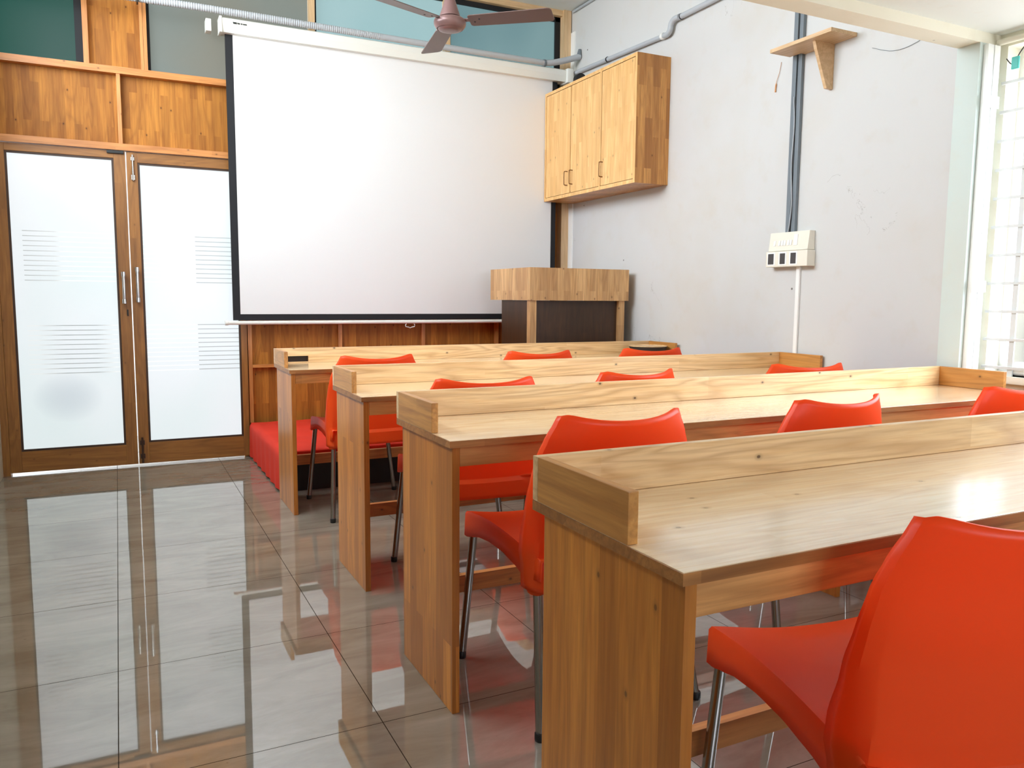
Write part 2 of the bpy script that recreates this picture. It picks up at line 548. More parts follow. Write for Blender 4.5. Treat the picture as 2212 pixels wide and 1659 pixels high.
# right wall: far part, column and the set-back window wall
struct(box(XW, XW + .2, YB1, YF + .1, 0, ZC), 'wall_right', M_white)
struct(box(XW - .007, X1 + .2, YB0, YB1, 0, ZB), 'trim_2', wall_paint('column_paint', (204, 217, 213), marks=.3))       # column at the end of the beam
mb = MB()
segs = [(YR, WIN[0]), (WIN[1], YB0)]
for a, b in segs:
    mb.box(X1, X1 + .16, a, b, 0, ZN)
for w in (WIN,):
    mb.box(X1, X1 + .16, w[0], w[1], 0, w[2])
    mb.box(X1, X1 + .16, w[0], w[1], w[3], ZN)
struct(mb, 'wall_right_near', M_beam)
mb = MB()
for a, b in ((XL, REA[0]), (REA[1], X1 + .16)):
    mb.box(a, b, YR - .16, YR, 0, ZN)
mb.box(REA[0], REA[1], YR - .16, YR, 0, REA[2])
mb.box(REA[0], REA[1], YR - .16, YR, REA[3], ZN)
struct(mb, 'wall_rear', M_white)

struct(box(XL - .15, X1 + .2, YF + 1.2, YF + 1.3, 0, 4.2), 'wall_corridor_blocker', M_white)  # unseen wall, added to dim the sky behind the door gaps
struct(box(XL - .15, X1 + .2, YF + .12, YF + 1.3, 3.7, 3.8), 'ceiling_corridor_blocker', M_ceil)  # unseen roof, added to keep skylight off the floor outside the doors

# side window: frame, mullion, grille of flat bars
w1 = holder('window_1', (X1, 1.5, .8))
def wl(mb, name, mat, par, smooth=None):
    o = mb.build(name, mat, par, smooth)
    o.matrix_parent_inverse = Matrix.Translation(par.location).inverted()
    return o
mb = MB()
mb.box(X1 + .09, X1 + .14, WIN[0], WIN[1], WIN[2], WIN[2] + .05)
mb.box(X1 + .09, X1 + .14, WIN[0], WIN[1], WIN[3] - .05, WIN[3])
mb.box(X1 + .09, X1 + .14, WIN[0], WIN[0] + .05, WIN[2] + .05, WIN[3] - .05)
mb.box(X1 + .09, X1 + .14, WIN[1] - .03, WIN[1], WIN[2] + .05, WIN[3] - .05)
mb.box(X1 + .09, X1 + .14, 1.52, 1.56, WIN[2] + .05, WIN[3] - .05)
wl(mb, 'window_frame', M_upvc, w1)
z = .836
while z < 2.15:
    wl(MB().box(X1 - .016, X1 - .004, WIN[0] - .03, WIN[1] + .01, z - .006, z + .006, .001), 'grille_bar', M_bar, w1)
    z += .121
for yy in (2.105, 1.75, 1.35, .95):
    wl(MB().box(X1 - .004, X1 + .004, yy - .011, yy + .011, WIN[2], WIN[3] - .02), 'grille_upright', M_bar, w1)
wl(box(X1 - .03, X1 + .16, WIN[0] - .04, WIN[1], WIN[2] - .03, WIN[2]), 'window_sill', M_beam, w1)
wl(MB().tube([(X1 - .03, 2.24, 2.215), (X1 - .03, .8, 2.215)], .013), 'curtain_rail', M_beam, w1, 40)
# white cable trunking with straps on the column's near face
t = thing('cable_trunking', 'white double cable trunking with straps on the column beside the barred window', 'trunking', (3.36, 2.24, 0))
mb = lambda *a: box(*a, bev=.002)
for x0 in (3.328, 3.372):
    o = mb(x0 - 3.36, x0 + .038 - 3.36, -.012, .009, .02, 2.20).build('channel', M_upvc, t)
for zz in (1.16, 1.94):
    mb(3.32 - 3.36, 3.416 - 3.36, -.018, -.0125, zz, zz + .05).build('strap', M_upvc, t)

b = thing('neighbouring_building', 'cream neighbouring wall with a brick patch seen through the window bars', 'building', (4.5, 4.2, 0))
M_nb = plain('neighbour_paint', (165, 161, 150), .9)
box(-.1, .1, -1.75, 1.8, 0, 6.5).build('facade', M_nb, b)
box(-.106, -.1, -1.66, -1.48, 1.55, 1.70).build('brick_patch', plain('brick', (206, 120, 92), .9), b)
MB().tube([(-.125, -1.62, 0), (-.125, -1.62, 1.02)], .022).build('drainpipe', plain('blue_pipe', (96, 112, 168), .5), b, 40)

# front wall -----------------------------------------------------------
YP = 5.735                                                                 # face of the recessed wood panels
mb = MB()
mb.box(XL, .80, YP, YP + .03, 2.03, 2.53)
mb.box(.76, 3.312, YP, YP + .03, 0, 2.80)
mb.box(-.12, .235, YP, YP + .03, 2.5, ZC)
struct(mb, 'wall_front', M_fascia)
tr = 3
def trim(mb, mat):
    global tr
    struct(mb, 'trim_%d' % tr, mat)
    tr += 1
trim(box(XL, .80, 5.675, YP, 2.022, 2.063), M_rail_x)
trim(box(XL, 3.25, 5.675, YP, 2.487, 2.528), M_rail_x)
trim(box(.051, .073, 5.68, YP, 2.063, 2.487), M_rail_z)
trim(box(-.122, -.092, 5.68, YP, 2.528, ZC), M_rail_z)
trim(box(.196, .214, 5.68, YP, 2.528, ZC), M_rail_z)
trim(box(.2155, .236, 5.68, YP, 2.528, ZC), M_rail_z)
trim(box(1.253, 1.29, 5.68, YP, 2.528, ZC), M_pale_post)
trim(box(2.243, 2.285, 5.68, YP, 2.528, ZC), M_pale_post)
trim(box(3.238, 3.302, 5.66, YP, 0, ZC), M_pale_post)
trim(box(.236, 3.238, 5.68, YP, 3.325, ZC), M_pale_rail)
trim(box(3.302, 3.312, 5.60, 5.70, 0, 3.2), M_upvc)
# dado battens under the screen
for x0 in (.797, 1.425, 2.061, 2.68):
    trim(box(x0, x0 + .026, 5.705, YP, .24, 1.3), M_rail_z)
trim(box(.823, 1.425, 5.69, YP, .625, .645), M_rail_x)
# posts beside the doors
trim(box(XL, -.6305, 5.685, YP + .03, 0, 2.022), M_door_z)
trim(box(.796, .7969, 5.70, YP, 0, 2.022), M_door_z)
# transom glass
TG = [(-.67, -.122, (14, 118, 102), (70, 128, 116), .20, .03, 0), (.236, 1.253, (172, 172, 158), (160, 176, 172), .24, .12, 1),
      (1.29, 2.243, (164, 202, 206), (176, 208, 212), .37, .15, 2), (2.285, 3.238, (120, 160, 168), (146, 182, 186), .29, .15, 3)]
for x0, x1, a, b, gl, df, k in TG:
    w = holder('window_%d' % (k + 2), ((x0 + x1) / 2, YP, 2.528))
    wl(box(x0, x1, YP + .004, YP + .012, 2.5, 3.36), 'frosted_pane', frosted_transom('frosted_transom_%d' % k, a, b, gl, df), w)
    mb = MB()
    bw = .016
    if k == 0: mb.box(x1 - .042, x1, YP - .014, YP + .003, 2.528, 3.36)
    else: mb.box(x0, x0 + bw * 1.2, YP - .014, YP + .003, 2.528, 3.325)
    if k == 3: mb.box(x1 - .045, x1, YP - .014, YP + .003, 2.528, 3.325)
    if k: mb.box(x0, x1, YP - .014, YP + .003, 3.29, 3.325)
    mb.box(x0, x1, YP - .010, YP + .003, 2.528, 2.533)
    wl(mb, 'gasket', M_border, w)

# doors
def door(n, x0, x1, gx0, gx1, gz0, gz1, hx, hz0, hz1, mode, split):
    d = holder('door_%d' % n, ((x0 + x1) / 2, 5.71, .012))
    y0, y1 = 5.692, 5.730
    zb, zt = .014, 2.018
    for a, b in ((x0, gx0 - .012), (gx1 + .012, x1)):
        wl(box(a, b, y0, y1, zb, zt, bev=.002), 'stile', M_door_z, d)
    for a, b in ((zb, gz0 - .012), (gz1 + .012, zt)):
        wl(box(gx0 - .012, gx1 + .012, y0, y1, a, b, bev=.002), 'rail', M_door_x, d)
    mb = MB()
    mb.box(gx0 - .012, gx0, y0 + .004, y1, gz0 - .012, gz1 + .012)
    mb.box(gx1, gx1 + .012, y0 + .004, y1, gz0 - .012, gz1 + .012)
    mb.box(gx0, gx1, y0 + .004, y1, gz0 - .012, gz0)
    mb.box(gx0, gx1, y0 + .004, y1, gz1, gz1 + .012)
    wl(mb, 'glazing_bead', M_bead, d)
    wl(box(gx0, gx1, y0 + .014, y0 + .022, gz0, gz1), 'frosted_pane', frosted_door('frosted_door_glass_%d' % n, split, mode, .40), d)
    mb = MB()
    mb.tube([(hx, y0 - .042, hz0), (hx, y0 - .048, (hz0 + hz1) / 2), (hx, y0 - .042, hz1)], .009)
    for hz in (hz0 + .012, hz1 - .012):
        mb.tube([(hx, y0 + .001, hz), (hx, y0 - .042, hz)], .010)
        mb.lathe([(.0, -.016), (.012, -.014), (.012, .014), (0, .016)], (hx, y0 - .042, hz), 16)
    wl(mb, 'pull_handle', M_chrome, d, 40)
    return d, y0
d1, y0 = door(1, -.63, .083, -.556, .004, .158, 1.96, .043, 1.066, 1.262, 'left', 0)
wl(box(.055, .064, y0 - .006, y0, .985, 1.025, bev=.002), 'keyhole_plate', M_black, d1)
wl(box(-.02, .075, y0 - .014, y0 - .001, 2.000, 2.018, bev=.002), 'top_catch', M_black, d1)
d2, y0 = door(2, .0895, .790, .164, .738, .164, 1.942, .122, 1.075, 1.293, 'right', .478)
mb = MB()
mb.tube([(.124, y0 - .010, 1.84), (.124, y0 - .010, 2.00)], .006)
mb.box(.114, .134, y0 - .012, y0 + .001, 1.845, 1.875)
mb.box(.114, .134, y0 - .012, y0 + .001, 1.965, 1.985)
wl(mb, 'tower_bolt', M_chrome, d2, 40)
mb = MB()
mb.tube([(.112, y0 - .009, .02), (.112, y0 - .009, .19)], .006)
mb.box(.098, .126, y0 - .012, y0 + .001, .05, .08)
mb.box(.098, .126, y0 - .012, y0 + .001, .14, .17)
wl(mb, 'floor_bolt', M_bead, d2, 40)

# ------------------------------------------------------------------ projector screen
s = thing('projector_screen', 'white pull-down projector screen with black border hanging on the front wall', 'projector screen', (1.92, 5.58, 2.79))
def lp(mb, name, mat, par, smooth=None):                                   # mesh given in world coordinates, hung under its thing
    o = mb.build(name, mat, par, smooth)
    mw = Matrix.LocRotScale(par.location, par.rotation_euler, None)
    o.matrix_parent_inverse = mw.inverted()
    return o
lp(MB().prism([(5.655, 2.795), (5.655, 2.885), (5.565, 2.885), (5.555, 2.878), (5.555, 2.84), (5.565, 2.795)], 0, .672, 3.205), 'case', M_case, s)
lp(box(.655, .672, 5.55, 5.657, 2.79, 2.889, bev=.003), 'end_cap', M_case, s)
lp(box(3.205, 3.262, 5.535, 5.657, 2.785, 2.895, bev=.012), 'end_cap', M_case, s, 30)
lp(box(.579, .612, 5.60, 5.674, 2.80, 2.876, bev=.003), 'wall_bracket', M_case, s)
lp(box(.74, 3.11, 5.605, 5.608, .996, 2.80), 'fabric', M_fabric, s)
mb = MB()
mb.box(.692, .74, 5.6045, 5.6085, .955, 2.80)
mb.box(3.11, 3.152, 5.6045, 5.6085, .955, 2.80)
mb.box(.74, 3.11, 5.6045, 5.6085, .955, .996)
lp(mb, 'border', M_border, s)
lp(MB().tube([(.64, 5.606, .938), (.66, 5.606, .938), (.661, 5.606, .938), (3.18, 5.606, .938), (3.20, 5.606, .938)], [.017, .017, .0135, .0135, .017]), 'weight_bar', M_case, s, 40)
hx, hz = 1.935, .924
lp(MB().tube([(hx - .028, 5.606, hz), (hx - .036, 5.606, hz - .008), (hx - .034, 5.606, hz - .022), (hx - .012, 5.606, hz - .026), (hx, 5.606, hz - .032),
              (hx + .012, 5.606, hz - .026), (hx + .034, 5.606, hz - .022), (hx + .036, 5.606, hz - .008), (hx + .028, 5.606, hz)], .0032, 8), 'pull_loop', M_case, s, 60)
mb = MB()                                                                  # small dark maker's mark, too blurred to read
mx, mz = .737, 2.862
for dx, w, h, dz in ((0, .024, .012, 0), (.026, .018, .009, -.002), (.048, .010, .009, -.002), (.060, .026, .008, -.003)):
    mb.prism([(mx + dx, mz + dz), (mx + dx + w, mz + dz), (mx + dx + w + .002, mz + dz - h), (mx + dx + .004, mz + dz - h)], 1, 5.5535, 5.5546)
lp(mb, 'maker_mark', plain('dark_print', (40, 44, 38), .6), s)

# ------------------------------------------------------------------ conduits
def corrugated(pts, r, pitch, end):
    out, rad = [], []
    L = 0
    P = [Vector(p) for p in pts]
    for a, b in zip(P, P[1:]):
        n = max(2, int((b - a).length / (pitch / 4)))
        for k in range(n):
            out.append(a.lerp(b, k / n))
            q = out[-1].x
            rad.append(r * (1.0 + (.09 if q < end else .015) * math.sin(2 * PI * q / pitch)))
    out.append(P[-1]); rad.append(r)
    return MB().tube(out, rad, 12)
def curve_pts(ps, n=6):
    P = [Vector(p) for p in ps]
    out = []
    for i in range(len(P) - 1):
        p0, p1, p2, p3 = P[max(i - 1, 0)], P[i], P[i + 1], P[min(i + 2, len(P) - 1)]
        for k in range(n):
            t = k / n
            out.append(.5 * ((2 * p1) + (-p0 + p2) * t + (2 * p0 - 5 * p1 + 4 * p2 - p3) * t * t + (-p0 + 3 * p1 - 3 * p2 + p3) * t ** 3))
    out.append(P[-1])
    return out
t = thing('flexible_conduit', 'grey corrugated conduit lying along the top of the projector screen', 'conduit', (1.2, 5.55, 2.83))
lp(corrugated(curve_pts([(-.66, 5.60, 2.895), (-.30, 5.56, 2.905), (.016, 5.54, 2.909), (.243, 5.54, 2.911), (.57, 5.54, 2.915), (1.03, 5.545, 2.914), (1.97, 5.545, 2.908), (3.0, 5.545, 2.906)], 8), .0215, .014, 1.7), 'hose', M_grey, t, 70)
lp(MB().tube([(2.995, 5.545, 2.906), (3.005, 5.545, 2.906), (3.012, 5.545, 2.907)], [.026, .027, .026]), 'collar', M_trunk, t, 40)
lp(MB().tube(curve_pts([(3.005, 5.545, 2.907), (3.07, 5.54, 2.915), (3.18, 5.53, 2.945), (3.27, 5.52, 2.975), (3.30, 5.52, 2.985)], 5), .023), 'elbow', M_grey, t, 50)
lp(MB().tube([(3.296, 5.52, 2.988), (3.301, 5.52, 3.04)], [.022, .012], 12), 'torn_end', M_trunk, t, 40)
lp(box(.18, .19, 5.515, 5.565, 2.88, 2.94), 'clip', M_black, t)
t = thing('wall_conduit', 'grey rigid conduit stepping up the right wall above the cabinet', 'conduit', (3.285, 4.6, 2.87))
lp(MB().tube([(3.288, 5.56, 2.872), (3.288, 4.44, 2.836)], .016), 'pipe', M_grey, t, 40)
lp(MB().tube([(3.288, 4.45, 2.836), (3.286, 4.425, 2.835)], .021), 'coupling', M_upvc, t, 40)
lp(MB().tube(curve_pts([(3.286, 4.425, 2.835), (3.283, 4.385, 2.832), (3.28, 4.355, 2.85), (3.28, 4.345, 2.885), (3.28, 4.315, 2.905), (3.28, 4.26, 2.905)], 5), .018), 'elbow', M_grey, t, 50)
lp(MB().tube([(3.286, 4.275, 2.905), (3.288, 2.36, 2.922)], .017), 'pipe', M_grey, t, 40)
for yy, zz in ((5.1, 2.857), (4.25, 2.905)):
    lp(MB().tube([(3.287, yy - .004, zz), (3.287, yy + .004, zz)], .0195), 'saddle', M_black, t, 40)
o = MB().tube([(3.30, 5.63, 3.352), (3.30, 2.36, 3.352)], .010).build('thin_conduit', M_grey, None, 40, (3.30, 4.0, 3.34))
tag(o, 'thin grey conduit along the corner of right wall and ceiling', 'conduit')

# ------------------------------------------------------------------ ceiling fan
fx, fy, fz = 1.647, 4.10, 2.574
f = thing('ceiling_fan', 'brown three-bladed ceiling fan hanging in front of the screen', 'fan', (fx, fy, fz))
MB().lathe([(0, -.048), (.035, -.047), (.060, -.041), (.066, -.033), (.070, -.036), (.074, -.033), (.084, -.018), (.0865, -.004), (.084, .008), (.074, .015), (.056, .018), (0, .018)], n=48).build('motor', M_fan, f, 40)
MB().lathe([(.046, .018), (.046, .025), (.055, .026), (.055, .031), (.041, .072), (.028, .112), (.020, .150), (.015, .18), (0, .18)], n=36).build('canopy', M_fan, f, 40)
MB().lathe([(.0, .17), (.011, .17), (.011, ZC - fz - .06), (.0, ZC - fz - .06)], n=20).build('downrod', M_fan, f, 40)
MB().lathe([(.02, ZC - fz - .10), (.06, ZC - fz - .03), (.065, ZC - fz), (0, ZC - fz)], n=28).build('ceiling_cup', M_fan, f, 40)
for ang in (-40, 80, 200):
    a = math.radians(ang)
    mb = MB()
    pr = []
    for k in range(13):
        q = k / 12
        pr.append((.115 + q * .425, -.052 - .006 * q))
    outl = [(.108, -.042), (.118, -.052)] + [(.118 + q * .425, -.052 - .010 * q) for q in (.25, .5, .75)] + [(.535, -.062), (.549, -.056), (.556, -.042), (.556, .046), (.549, .058), (.535, .062)] + \
           [(.118 + q * .425, .052 + .010 * q) for q in (.75, .5, .25)] + [(.118, .052), (.108, .042)]
    mb.prism(outl, 2, -.002, .002)
    b = mb.build('blade', M_blade, f)
    b.matrix_local = Matrix.Rotation(a, 4, 'Z') @ Matrix.Rotation(math.radians(-11), 4, 'X')
    br = box(.070, .17, -.014, .014, .0022, .007, bev=.001).build('blade_bracket', M_black if ang != -40 else M_fan, b)
    for q in (.135, .165):
        MB().lathe([(0, -.0045), (.005, -.004), (.005, .010), (0, .010)], (q, .012 if q < .15 else -.012, 0), 10).build('screw', M_black, b)

# ------------------------------------------------------------------ wall cabinet
cx0, cy0, cy1, cz0, cz1 = 3.046, 4.376, 5.60, 1.872, 2.690
c = thing('wall_cabinet', 'pale wooden wall cabinet with three doors on the right wall', 'cabinet', (3.18, 4.99, cz0))
mb = MB()
mb.box(cx0 + .002, XW - .001, cy0, cy0 + .018, cz0, cz1)
mb.box(cx0 + .002, XW - .001, cy1 - .018, cy1, cz0, cz1)
mb.box(cx0 + .002, XW - .001, cy0 + .018, cy1 - .018, cz0, cz0 + .018)
mb.box(cx0 + .002, XW - .001, cy0 + .018, cy1 - .018, cz1 - .018, cz1)
mb.box(XW - .012, XW - .001, cy0 + .018, cy1 - .018, cz0 + .018, cz1 - .018)
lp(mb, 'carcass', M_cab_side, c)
mb = MB()
mb.box(cx0 - .001, cx0 + .0015, cy0, cy0 + .020, cz0, cz1)
mb.box(cx0 - .001, cx0 + .0015, cy1 - .020, cy1, cz0, cz1)
mb.box(cx0 - .001, cx0 + .0015, cy0 + .02, cy1 - .02, cz0, cz0 + .024)
mb.box(cx0 - .001, cx0 + .0015, cy0 + .02, cy1 - .02, cz1 - .022, cz1)
mb.box(cx0 - .001, cx0 + .0015, 4.790, 4.812, cz0 + .024, cz1 - .022)
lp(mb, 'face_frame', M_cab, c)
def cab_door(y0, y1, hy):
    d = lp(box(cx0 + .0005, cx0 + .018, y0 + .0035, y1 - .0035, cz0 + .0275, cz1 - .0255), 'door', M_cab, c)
    h = MB()
    z0, z1 = cz0 + .085, cz0 + .185
    h.tube(curve_pts([(cx0 + .002, hy, z0), (cx0 - .022, hy, z0 + .001), (cx0 - .028, hy, z0 + .012), (cx0 - .028, hy, z1 - .012), (cx0 - .022, hy, z1 - .001), (cx0 + .002, hy, z1)], 4), .0034, 10)
    ho = h.build('handle', M_bronze, d, 50)
cab_door(cy0 + .02, 4.790, 4.765)
cab_door(4.812, 5.205, 5.172)
cab_door(5.207, cy1 - .02, 5.245)
o = MB().tube([(3.16, 5.255, 2.690 + .046), (3.16, 5.295, 2.690 + .046)], .046, 28).build('tape_roll', M_black, None, 40, (3.16, 5.275, 2.690))
tag(o, 'black tape roll standing on top of the wall cabinet at its far end', 'tape roll')

# ------------------------------------------------------------------ right wall fittings
t = thing('corner_shelf', 'small empty wooden shelf with bracket high on the right wall', 'shelf', (XW, 3.09, 2.41))
lp(MB().prism([(3.135, 2.895), (XW - .001, 2.895), (XW - .001, 3.222), (XW - .034, 3.222), (XW - .034, 3.298), (3.135, 3.298)], 2, 2.410, 2.428), 'board', M_shelf, t)
lp(MB().prism([(XW - .001, 2.41), (3.175, 2.41), (3.187, 2.375), (3.268, 2.19), (XW - .001, 2.188)], 1, 3.03, 3.048), 'bracket', M_shelf, t)
t = thing('cable_trunking', 'dark grey cable trunking running down the right wall to the switchboard', 'trunking', (XW, 3.256, 1.49))
lp(box(XW - .022, XW - .001, 3.262, 3.290, 1.487, ZC - .05, bev=.003), 'channel', M_trunk, t)
lp(box(XW - .022, XW - .001, 3.225, 3.250, 1.487, ZC - .05, bev=.003), 'channel', M_trunk, t)
lp(MB().tube(curve_pts([(XW - .012, 3.256, 1.488), (XW - .02, 3.252, 1.58), (XW - .014, 3.257, 1.75), (XW - .02, 3.256, 1.95), (XW - .012, 3.256, 2.3)], 5), .0055, 8), 'black_cable', M_black, t, 60)
lp(MB().tube(curve_pts([(XW - .024, 3.268, 1.487), (XW - .03, 3.252, 1.54), (XW - .03, 3.246, 1.65), (XW - .026, 3.262, 1.85), (XW - .028, 3.252, 2.05), (XW - .024, 3.268, 2.2)], 5), .0028, 8), 'white_wire', M_grey, t, 60)
t = thing('switchboard', 'cream switchboard with dark sockets on the right wall below grey trunking', 'switchboard', (XW, 3.24, 1.30))
lp(MB().prism([(XW - .001, 1.386), (XW - .052, 1.386), (XW - .040, 1.486), (XW - .001, 1.486)], 1, 3.098, 3.378, bev=.002), 'switch_box', M_cream, t)
lp(box(XW - .060, XW - .001, 3.090, 3.386, 1.300, 1.384, bev=.003), 'socket_box', M_cream, t)
for k, yy in enumerate((3.345, 3.262, 3.185)):
    lp(box(XW - .063, XW - .0585, yy - .019, yy + .019 + (.004 if k == 0 else 0), 1.314, 1.372, bev=.002), 'socket', M_sock, t)
    lp(box(XW - .0615, XW - .0590, yy - .028, yy + .030, 1.308, 1.379, bev=.002), 'socket_plate', M_upvc, t)
def sw(y, w, z0, z1, name='rocker_switch'):
    xm = XW - .052 + .012 * ((z0 + z1) / 2 - 1.386) / .1
    lp(MB().prism([(xm + .004, z0), (xm - .007, z0), (xm - .002, z1), (xm + .004, z1)], 1, y - w / 2, y + w / 2, bev=.001), name, M_upvc, t)
for yy in (3.335, 3.300, 3.280, 3.262, 3.236, 3.218):
    sw(yy, .014, 1.414, 1.442)
sw(3.185, .026, 1.412, 1.470, 'regulator')
o = box(XW - .014, XW - .001, 3.182, 3.206, 0.0, 1.299, bev=.002).build('cable_trunking', M_upvc, None, None, (XW - .007, 3.194, 0))
tag(o, 'thin white cable trunking dropping from the switchboard behind the desks', 'trunking')
o = MB().tube(curve_pts([(XW - .004, 3.39, 2.412), (XW - .005, 3.40, 2.36), (XW - .006, 3.42, 2.31), (XW - .006, 3.425, 2.26)], 5), [.0012] * 11 + [.0035] * 5, 8).build('loose_wire', M_rail_z, None, 60, (XW - .005, 3.40, 2.26))
tag(o, 'short loose wire dangling on the wall left of the small shelf', 'wire')
o = MB().tube(curve_pts([(XW - .003, 2.80, 2.33), (XW - .004, 2.68, 2.285), (XW - .004, 2.56, 2.29), (XW - .003, 2.40, 2.345)], 6), .0011, 6).build('loose_wire', M_trunk, None, 60, (XW - .004, 2.6, 2.30))
tag(o, 'thin grey wire sagging across the wall right of the small shelf', 'wire')
o = MB().tube(curve_pts([(X1 - .03, 2.20, 2.14), (X1 - .04, 2.165, 2.11), (X1 - .04, 2.13, 2.16), (X1 - .04, 2.05, 2.25)], 6), .0022, 8).build('hanging_wire', M_black, None, 60, (X1 - .04, 2.13, 2.12))
tag(o, 'thin black wire hanging at the top corner of the barred window', 'wire')
o = box(X1 - .052, X1 - .040, 2.135, 2.165, 2.085, 2.135, bev=.003).build('cable_clip', M_teal, None, None, (X1 - .046, 2.15, 2.085))
tag(o, 'small teal plastic clip on the black wire by the window', 'clip')
mb = MB().tube([(X1 + .035, 2.10, .832), (X1 + .035, 1.75, .832)], .031, 24)
o = mb.build('paper_roll', M_upvc, None, 40, (X1 + .035, 1.95, .801))
tag(o, 'white paper roll lying on the sill behind the window bars', 'paper roll')

# ------------------------------------------------------------------ platform and lectern
PZ = .245
p = thing('platform', 'low platform covered in red cloth along the front wall', 'platform', (2.05, 5.1, 0))
PX0, PX1, PY0, PY1 = .800, 3.225, 4.53, 5.672
rows = []
ny, nx = 40, 60
for j in range(-7, ny + 1):
    rows.append([])
    for i in range(-9, nx + 1):
        u, v = max(i, 0) / nx, max(j, 0) / ny
        X, Y, Z = PX0 + u * (PX1 - PX0), PY0 + v * (PY1 - PY0), PZ
        if i < 0:
            d = -i / 9
            Z = PZ - d * (PZ - .012) if j >= 0 else PZ - d * (PZ - .012)
            X = PX0 - .012 - .006 * math.sin(Y * 38) * d
            if j < 0: Y = PY0 - .004
        elif j < 0:
            Z = PZ - (-j / 7) * (.030 + .006 * math.sin(X * 21) + .004 * math.sin(X * 57))
            Y = PY0 - .008 - .002 * math.sin(X * 33)
        rows[-1].append((X, Y, Z + (.0015 * math.sin(X * 31 + Y * 17) if i >= 0 and j >= 0 else 0)))
o = lp(MB().grid(rows), 'red_cloth', M_red, p, 80)
tag(o, 'red cloth cover')
lp(box(PX0, PX1, PY0, PY0 + .02, .165, PZ - .004), 'front_board', M_lowpanel, p)
lp(box(PX0, PX1, PY0 + .05, PY0 + .07, .0, .165), 'dark_riser', M_black, p)
lp(box(PX0, PX1, PY0 + .02, PY1, .20, PZ - .004), 'deck', M_lowpanel, p)
lp(box(PX0, PX0 + .02, PY0 + .07, PY1, 0, .20), 'side_board', M_lowpanel, p)

l = thing('lectern', 'wooden lectern with deep top box and shade-darkened panels near the right wall', 'lectern', (2.85, 5.0, PZ + .003))
LX0, LX1, LY0, LY1 = 2.456, 3.244, 4.70, 5.32
mb = MB()
mb.box(LX0, LX1, LY0, LY0 + .018, 1.104, 1.322)
mb.box(LX0, LX1, LY1 - .018, LY1, 1.104, 1.322)
mb.box(LX0, LX0 + .018, LY0 + .018, LY1 - .018, 1.104, 1.322)
mb.box(LX1 - .018, LX1, LY0 + .018, LY1 - .018, 1.104, 1.322)
mb.box(LX0 + .018, LX1 - .018, LY0 + .018, LY1 - .018, 1.104, 1.122)
lp(mb, 'top_box', M_lect, l)
zb = PZ + .003
for a, b, y in ((2.466, 2.514, LY0 + .012), (3.172, 3.220, LY0 + .012), (2.50, 2.535, 5.112), (3.150, 3.186, 5.112)):
    lp(box(a, b, y, y + .045, zb, 1.104, bev=.001), 'post', M_lect, l)
lp(box(2.514, 3.172, LY0 + .040, LY0 + .055, zb, 1.103), 'front_panel', M_lect_shaded, l)
lp(box(2.470, 2.496, LY0 + .057, 5.158, zb, 1.103), 'side_panel', M_lect_shaded, l)
lp(box(3.19, 3.216, LY0 + .057, 5.158, zb, 1.103), 'side_panel', M_lect_shaded, l)

# ------------------------------------------------------------------ desks
D, U, ZU, ZT, TT, TH = .440, .307, .833, .750, .019, .019
def make_desk(xl, xr, yb, label, slot=False):
    d = thing('classroom_desk', label, 'desk', ((xl + xr) / 2, yb - D / 2, 0), 0, 'long wooden desks in rows')
    yf = yb - D
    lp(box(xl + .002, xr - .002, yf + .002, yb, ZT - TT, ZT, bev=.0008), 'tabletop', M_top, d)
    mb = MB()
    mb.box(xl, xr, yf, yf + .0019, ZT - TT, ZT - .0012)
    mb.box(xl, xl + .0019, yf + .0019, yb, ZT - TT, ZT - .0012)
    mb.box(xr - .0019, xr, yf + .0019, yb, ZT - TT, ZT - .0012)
    lp(mb, 'shaded_edge_strip', M_edge_shaded, d)  # added strip, coloured darker than the top as if less lit
    if not slot:
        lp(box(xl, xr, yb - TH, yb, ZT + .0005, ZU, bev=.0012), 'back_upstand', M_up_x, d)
    else:
        mb = MB()
        sx0, sx1, sz0, sz1 = .829, .947, .757, .789
        mb.box(xl, sx0, yb - TH, yb, ZT + .0005, ZU)
        mb.box(sx1, xr, yb - TH, yb, ZT + .0005, ZU)
        mb.box(sx0, sx1, yb - TH, yb, sz1, ZU)
        mb.box(sx0, sx1, yb - TH, yb, ZT + .0005, sz0)
        lp(mb, 'back_upstand', M_up_x, d)
        lp(box(sx0, sx1, yb - .005, yb - .002, sz0, sz1), 'cable_slot', M_dark, d)
    for x0 in (xl, xr - TH):
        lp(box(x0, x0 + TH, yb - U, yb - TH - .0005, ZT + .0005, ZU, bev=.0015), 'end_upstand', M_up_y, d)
    for x0 in (xl + .009, xr - .009 - .021):
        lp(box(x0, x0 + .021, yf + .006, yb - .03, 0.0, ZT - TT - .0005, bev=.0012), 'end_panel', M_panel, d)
    lp(box(xl + .031, xr - .031, yf + .008, yf + .028, ZT - TT - .052, ZT - TT - .0005, bev=.001), 'front_apron', M_rail_d, d)
    lp(box(xl + .031, xr - .031, yb - .055, yb - .031, .180, .236, bev=.001), 'footrest_rail', M_rail_d, d)
    lp(box(2.40, 2.421, yb - .27, yb - .08, 0.0, ZT - TT - .0005, bev=.001), 'mid_panel', M_panel, d)
    return d
make_desk(.762, 3.285, 4.496, 'long wooden desk nearest the projector screen, with a dark slot in its back edge', True)
make_desk(.797, 3.300, 3.303, 'long wooden desk second from the projector screen, its left end near the red platform')
make_desk(.758, 3.285, 2.329, 'long wooden desk third from the screen, its right end against the barred window')
make_desk(.676, 3.285, 1.274, 'long wooden desk nearest the viewer, with the close red chair tucked at it')

